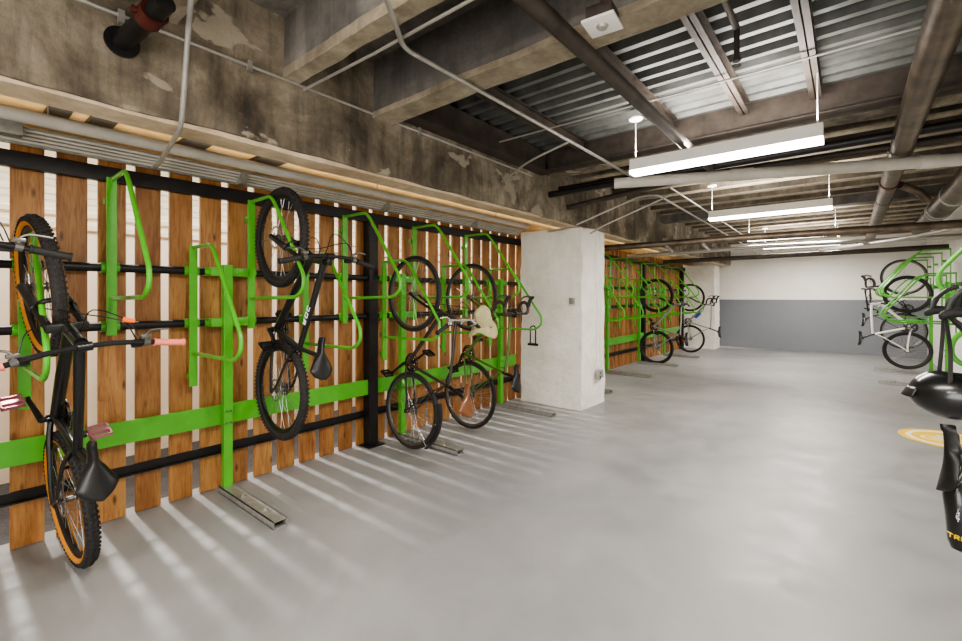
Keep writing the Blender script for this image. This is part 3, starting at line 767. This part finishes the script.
# ------------------------------------------------------------------ ceiling services
def pipe(name, pts, r, mat, label, cat='pipe', fr=0, seg=14, extra=None, parent=None):
    p = fillet(pts, fr) if fr else pts
    m = MB().tube(p, r, seg)
    o = m.build(name, M[mat], parent)
    if not parent: tag(o, label, cat)
    return o
def band(parent, a, b, r, mat='galv', name='coupling'):
    MB().tube([a, a, b, b], [r*.9, r, r, r*.9], 16).build(name, M[mat], parent)
# big cast pipe A
p = pipe('drain_pipe', [(.32, -1.5, 2.6), (.32, 12.2, 2.6)], .075, 'iron', 'large brown cast-iron pipe running straight down the ceiling at right')
for y in (1.9, 4.9, 6.3, 7.4): band(p, (.32, y, 2.6), (.32, y+.09, 2.6), .083, 'iron' if y != 6.3 else 'red')
p = pipe('drain_pipe', [(.83, 2.5, 2.45), (.83, 9.6, 2.45)], .115, 'iron', 'thick grey-brown pipe high at the right edge of the ceiling')
for y in (5.2, 6.6, 7.6, 7.75): band(p, (.83, y, 2.45), (.83, y+.06, 2.45), .122, 'galv')
# pipe D
p = pipe('ceiling_pipe', [(-.97, -1.0, 2.56), (-.97, 4.0, 2.56), (-.97, 4.4, 2.56)], .038, 'dark_steel', 'straight dark steel pipe crossing under the pale concrete rib toward the first lamp')
p = pipe('branch_pipe', [(.62, 6.6, 2.42), (.55, 6.5, 2.5), (.40, 6.35, 2.56)], .04, 'iron', 'short rusty branch pipe joining the two large pipes')
# white pipe
p = pipe('white_pipe', [(-1.75, 4.15, 2.49), (-1.4, 4.3, 2.49), (1.34, 5.35, 2.47)], .05, 'white_pipe', 'long off-white pipe crossing the ceiling behind the first lamp', fr=.1, seg=18)
for a, b in (((-.83, 4.52, 2.488), (-.66, 4.585, 2.487)), ((.42, 4.997, 2.477), (.54, 5.043, 2.476))): band(p, a, b, .056, 'white_pipe')
p = pipe('ceiling_pipe', [(-2.62, 4.6, 2.65), (1.3, 4.75, 2.65)], .028, 'black_steel', 'upper of the dark pipes leaving the concrete beam above the near column')
p = pipe('ceiling_pipe', [(-2.62, 4.38, 2.545), (1.3, 4.56, 2.62)], .035, 'black_steel', 'middle dark pipe leaving the concrete beam above the near column')
p = pipe('ceiling_pipe', [(-2.62, 4.8, 2.46), (-1.2, 4.84, 2.61), (1.3, 4.95, 2.61)], .03, 'dark_steel', 'lowest dark pipe leaving the concrete beam above the near column')
# far sprinkler mains
p = pipe('sprinkler_main', [(-3.4, 7.0, 2.2), (-1.1, 7.4, 2.25), (1.3, 7.6, 2.25)], .05, 'iron', 'grey pipe crossing the room just beyond the near column', fr=.1)
for x, y in ((-2.2, 7.21), (-1.7, 7.295)):
    MB().tube([(x, y, 2.22), (x+.02, y-.02, 2.16), (x+.1, y-.03, 2.09)], [.03, .025, .018], 10).build('outlet', M['galv'], p)
p = pipe('sprinkler_main', [(-3.4, 8.7, 2.2), (-1.2, 9.0, 2.26), (1.3, 9.2, 2.26)], .035, 'conduit', 'thin silver pipe crossing the room in front of the third lamp')
p = pipe('sprinkler_main', [(-3.3, 10.6, 2.2), (1.3, 11.0, 2.26)], .045, 'dark_steel', 'farthest dark pipe crossing the room before the end wall')
p = pipe('wavy_pipe', [(1.3, 6.9, 2.28), (.95, 8.2, 2.25), (.5, 8.8, 2.22), (-.4, 9.8, 2.22)], .03, 'conduit', 'curved light pipe sweeping down from the right edge to the far ceiling', fr=.4)
# thin conduits
p = pipe('conduit', [(-2.59, -1, 2.7), (-2.59, 4.0, 2.675)], .009, 'conduit', 'thin conduit running along the upper side of the stained concrete beam', 'conduit', seg=8)
for y in (.55, 1.12, 2.4): MB().box(-2.612, -2.575, y-.012, y+.012, 2.655, 2.715).build('clip', M['galv'], p)
p = pipe('conduit', [(-1.35, .5, 3.04), (-2.3, .73, 2.6), (-2.57, .785, 2.24), (-3.2, .86, 2.2), (-3.35, .88, 2.21)], .012, 'conduit', 'bent conduit crossing the concrete beam toward the fence top', 'conduit', fr=.08, seg=10)
p = pipe('conduit', [(-.9, .4, 2.665), (-1.5, 1.2, 2.655), (-1.72, 1.49, 2.64), (-1.72, 3.9, 2.635), (-1.72, 4.9, 2.62)], .0125, 'conduit', 'long conduit bending under the concrete ribs toward the near column', 'conduit', fr=.06, seg=10)
p = pipe('conduit', [(-2.58, 1.44, 2.665), (-1.9, 1.45, 2.66), (.9, 1.45, 2.665)], .008, 'conduit', 'thin twin conduit along the edge of the pale ceiling rib', 'conduit', seg=8)
p = pipe('conduit', [(-2.58, 3.25, 2.8), (1.3, 3.25, 2.8)], .007, 'conduit', 'thin conduit crossing beneath the corrugated deck', 'conduit', seg=8)
p = pipe('conduit', [(-1.72, 3.2, 2.63), (-2.1, 3.2, 2.55), (-2.57, 3.45, 2.5)], .009, 'conduit', 'short bent branch conduit meeting the concrete beam', 'conduit', fr=.15, seg=8)
p = pipe('conduit', [(-3.0, 5.02, 2.24), (-2.7, 5.0, 2.25), (-1.9, 5.25, 2.58), (-1.75, 5.4, 2.6), (-1.72, 14.2, 2.45)], .012, 'conduit', 'arched conduit rising from the top of the near column', 'conduit', fr=.15, seg=8)
p = pipe('conduit', [(-2.56, 5.3, 2.2), (-2.4, 5.3, 2.28), (-1.62, 5.5, 2.6)], .01, 'conduit', 'straight diagonal conduit leaving the side of the near column', 'conduit', fr=.08, seg=8)
p = pipe('conduit', [(-1.55, 5.2, 2.62), (-1.55, 14.2, 2.5)], .01, 'conduit', 'conduit running away under the far ceiling beside its twin', 'conduit', seg=8)
# conduit + box on column side
p = empty('wall_conduit', (-2.53, 5.48, .4), label='vertical conduit with grey outlet box on the side of the near column', cat='conduit')
MB().tube(fillet([(.0, 0, .06), (.0, 0, 1.72), (-.0, -.07, 1.84)], .05), .009, 8).build('conduit', M['white'], p)
MB().tube([(.006, .1, .06), (.006, .1, 1.3)], .006, 8).build('wire', M['white'], p)
m = MB().box(-.005, .035, -.045, .03, -.07, .06, .004); bx_ = m.build('outlet_box', M['galv'], p)
MB().box(-.005, .03, .035, .1, -.05, .05, .004).build('junction_box', M['galv'], p)
m = MB()
for zz in (-.035, .02): m.lathe([(0, .036), (.014, .036), (.014, .039), (0, .039)], (0, -.007, zz), 'X', 12)
m.build('socket', M['black'], bx_)
m = MB().box(-2.70, -2.63, 5.015, 5.04, 1.31, 1.39, .004); tag(m.build('wall_switch', M['galv']), 'small grey cover plate on the front face of the near column', 'cover plate')
# duct + strut along fence top
p = pipe('duct_pipe', [(-3.3, .14, 2.335), (-3.3, 5.0, 2.335)], .036, 'white_pipe', 'dark round pipe lying along the top of the slat fence', seg=18)
p = pipe('duct_pipe', [(-3.3, -3, 2.335), (-3.3, .14, 2.335)], .04, 'dark_steel', 'dark pipe end at the left edge above the fence', seg=18)
st = empty('cable_tray', (-3.42, -3, 2.26), label='ribbed silver metal tray running along the top of the slat fence', cat='cable tray')
m = MB()
for i, (x_, z_) in enumerate([(-.02, -.02), (.0, -.005), (.02, .01), (.04, .025)]): m.tube([(x_, .0, z_), (x_, 8.0, z_)], .0085, 8)
m.build('conduit_run', M['white_pipe'], st)
m = MB().box(-.03, .07, 0, 8.0, .032, .037); m.box(-.05, -.03, 0, 8.0, -.04, .03); m.build('channel', M['galv'], st, smooth=False)
for y in (.6, 1.9, 3.05, 4.4, 5.7, 7.0): MB().box(-.04, .06, y, y+.04, -.045, .045).build('clamp', M['galv'], st, smooth=False)
for y in (3.4, 5.6, 7.4): MB().tube([(.05, y, 0.03), (.05, y, .19)], .004, 6).build('hanger_rod', M['galv'], st)
MB().box(-3.39, -3.33, .12, .3, 2.24, 2.31, .003).build('junction_box', M['galv']); tag(bpy.data.objects['junction_box.001'] if 'junction_box.001' in bpy.data.objects else bpy.data.objects['junction_box'], 'small pale box on the cable tray at the left edge', 'junction box')
# dark slabs painting the shade inside openings behind the beam soffit
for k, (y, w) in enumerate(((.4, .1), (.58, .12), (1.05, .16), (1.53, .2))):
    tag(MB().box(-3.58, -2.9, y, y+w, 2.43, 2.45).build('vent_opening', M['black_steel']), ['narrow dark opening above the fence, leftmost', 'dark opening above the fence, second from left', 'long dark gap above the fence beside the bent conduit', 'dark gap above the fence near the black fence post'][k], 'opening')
# pipe stub with flange and red coupling on beam side
px_, py_, pz_ = -2.6, .555, 2.575
p = empty('pipe_stub', (px_, py_, pz_), label='black pipe with wide flange and red coupling leaving the concrete beam, upper left', cat='pipe')
MB().lathe([(0, 0), (.068, 0), (.068, .012), (0, .012)], (0, 0, 0), 'X', 28).build('flange', M['black'], p)
MB().tube([(.0, 0, 0), (.4, .06, .05)], .04, 18).build('pipe', M['black'], p)
m = MB().tube([(.24, .036, .03), (.31, .046, .04)], .053, 18); m.box(.26, .29, -.03, -.005, .02, .045, .004); m.box(.26, .29, .08, .105, .03, .055, .004); m.build('coupling', M['red'], p)
# hanging sprinkler
p = empty('sprinkler', (-.45, 2.62, 2.58), label='small sprinkler head hanging under the corrugated deck', cat='sprinkler')
MB().tube([(0, -.6, .2), (0, 0, .2)], .016, 10).build('pipe', M['dark_steel'], p)
MB().tube([(0, 0, .2), (0, 0, .06), (0, 0, .04), (0, 0, .03)], [.014, .014, .02, .02], 10).build('drop', M['dark_steel'], p)
MB().lathe([(0, 0), (.02, 0), (.02, .004), (0, .004)], (0, 0, .005), 'Z', 14).build('deflector', M['dark_steel'], p)
for (x, y, z, lb) in ((-1.45, 6.95, 2.5, 'white round smoke detector above the second lamp'), ):
    m = MB().lathe([(0, 0), (.05, 0), (.065, .02), (.065, .04), (0, .04)], (-.62, 5.2, 2.62), 'Z', 20); m.tube([(-.62, 5.2, 2.65), (-.62, 5.2, 2.99)], .006, 6)
    tag(m.build('smoke_detector', M['white']), 'white round smoke detector hanging near the second lamp', 'detector')
# square sensor plate
p = empty('ceiling_sensor', (-.82, 1.82, 2.56), (0, 0, .1), 'square white sensor plate below the pale concrete rib', 'sensor')
MB().box(-.07, .07, -.07, .07, 0, .012, .003).build('plate', M['white'], p)
MB().lathe([(0, -.012), (.02, -.01), (.026, 0), (0, 0)], (0, 0, 0), 'Z', 18).build('lens', M['galv'], p)
MB().box(-.055, .055, -.055, .055, .012, .07, .003).build('housing', M['dark_steel'], p)
MB().tube([(0, 0, .07), (0, 0, .5)], .01, 8).build('stem', M['dark_steel'], p)

# ------------------------------------------------------------------ lamps
def lamp(y, x0, x1, z, label, power=16):
    r = empty('pendant_lamp', ((x0+x1)/2, y, z), label=label, cat='lamp')
    L_ = (x1-x0)/2
    m = MB().poly([(-L_, -.05, .095), (-L_, .05, .095), (-L_, .062, .008), (-L_, -.062, .008)], (2*L_, 0, 0)); m.build('housing', M['white'], r, smooth=False)
    m = MB().box(-L_, L_, -.058, .058, -.02, .0075, .003); m.build('diffuser', M['glow'], r, smooth=False)
    m = MB()
    for s_ in (-1, 1): m.tube([(s_*(L_-.03), 0, .095), (s_*(L_-.03), 0, 2.83-z)], .0035, 6)
    m.build('suspension_wire', M['white'], r)
    m = MB()
    for s_ in (-1,): m.lathe([(0, 0), (.05, 0), (.055, .01), (.04, .022), (0, .022)], (s_*(L_-.03), 0, 2.82-z), 'Z', 20)
    m.build('canopy', M['white'], r)
    for (dz, up, pw) in ((-.04, 0, power), (.13, PI, power*.8)):
        l = bpy.data.lights.new('lamp_light', 'AREA'); l.shape = 'RECTANGLE'; l.size = 2*L_; l.size_y = .12; l.energy = pw; l.color = (1, .95, .88)
        o = bpy.data.objects.new('lamp_light', l); C.objects.link(o); o.location = ((x0+x1)/2, y, z+dz); o.rotation_euler = (up, 0, 0)
    return r
lamp(3.58, -1.36, -.13, 2.4, 'long white linear pendant lamp, nearest and largest', 30)
lamp(6.35, -1.4, -.15, 2.4, 'white linear pendant lamp, second from the camera', 32)
lamp(9.1, -1.4, -.15, 2.4, 'white linear pendant lamp, third from the camera and partly hidden by pipes', 32)
lamp(11.0, -1.4, -.15, 2.42, 'white linear pendant lamp, farthest from the camera', 30)
lamp(.8, -1.36, -.13, 2.5, 'linear pendant lamp above the camera', 30)
lamp(-1.7, -1.36, -.13, 2.5, 'linear pendant lamp behind the camera', 36)
lamp(12.9, -1.4, -.15, 2.42, 'linear pendant lamp by the end wall hidden behind the others', 24)

def area(loc, aim, sx, sy, en, col=(1, 1, 1), spread=None, name='room_light'):
    l = bpy.data.lights.new(name, 'AREA'); l.shape = 'RECTANGLE'; l.size = sx; l.size_y = sy; l.energy = en; l.color = col
    if spread: l.spread = math.radians(spread)
    o = bpy.data.objects.new(name, l); C.objects.link(o); o.location = loc
    d = (Vector(aim)-Vector(loc)).normalized()
    # local x along world Y
    zax = -d; xax = Vector((0, 1, 0)); yax = zax.cross(xax).normalized(); xax = yax.cross(zax).normalized()
    o.rotation_euler = Matrix((xax, yax, zax)).transposed().to_euler()
    return o
# suns added to throw beams through the fence gaps, aisle lights for the wall
for el in (51.5, 57, 63, 70):
    sl_ = bpy.data.lights.new('gap_sun', 'SUN'); sl_.energy = .66; sl_.angle = math.radians(1.8); sl_.color = (1, .97, .92)  # added sun, no real skylight; makes the streaks on the floor
    so_ = bpy.data.objects.new('gap_sun', sl_); C.objects.link(so_); so_.location = (-5, 3, 6); so_.rotation_euler = (0, -math.radians(90-el), 0)
area((-4.2, 3.5, 2.42), (-4.5, 3.5, 0), 12, .5, 62, (1, .97, .9), None, 'aisle_light')
area((-5.1, 5, 2.2), (-6.2, 5, 2.7), 17, .1, 45, (1, .97, .9), None, 'aisle_light')  # added to brighten the outer wall farther back
area((-3.44, 4.5, 2.36), (-3.4, 4.5, 3), 15, .08, 7, (1, .86, .62), None, 'recess_fill')  # fill added inside the recess to light the tan ceiling edge

l = bpy.data.lights.new('back_fill', 'AREA'); l.shape = 'RECTANGLE'; l.size = 3.4; l.size_y = 2.2; l.energy = 95; l.color = (1, .98, .95)  # unseen fill light added behind the camera to soften the room
o = bpy.data.objects.new('back_fill', l); C.objects.link(o); o.location = (-.8, -3.1, 1.3); o.rotation_euler = (PI/2+.08, 0, PI*0+.15)
w = bpy.data.worlds.new('world'); bpy.context.scene.world = w; w.use_nodes = True
w.node_tree.nodes['Background'].inputs[0].default_value = (1, .97, .93, 1); w.node_tree.nodes['Background'].inputs[1].default_value = .25

# ------------------------------------------------------------------ camera
cam = bpy.data.cameras.new('camera'); co = bpy.data.objects.new('camera', cam); C.objects.link(co)
co.location = (0, 0, 1.4); co.rotation_euler = (PI/2, 0, math.atan2(369, 450))
cam.sensor_width = 36; cam.lens = 36*450/962; cam.shift_y = -23.5/962; cam.clip_start = .02
bpy.context.scene.camera = co
vs = bpy.context.scene.view_settings
vs.view_transform = 'AgX'; vs.look = 'AgX - Medium High Contrast'; vs.exposure = 1.02
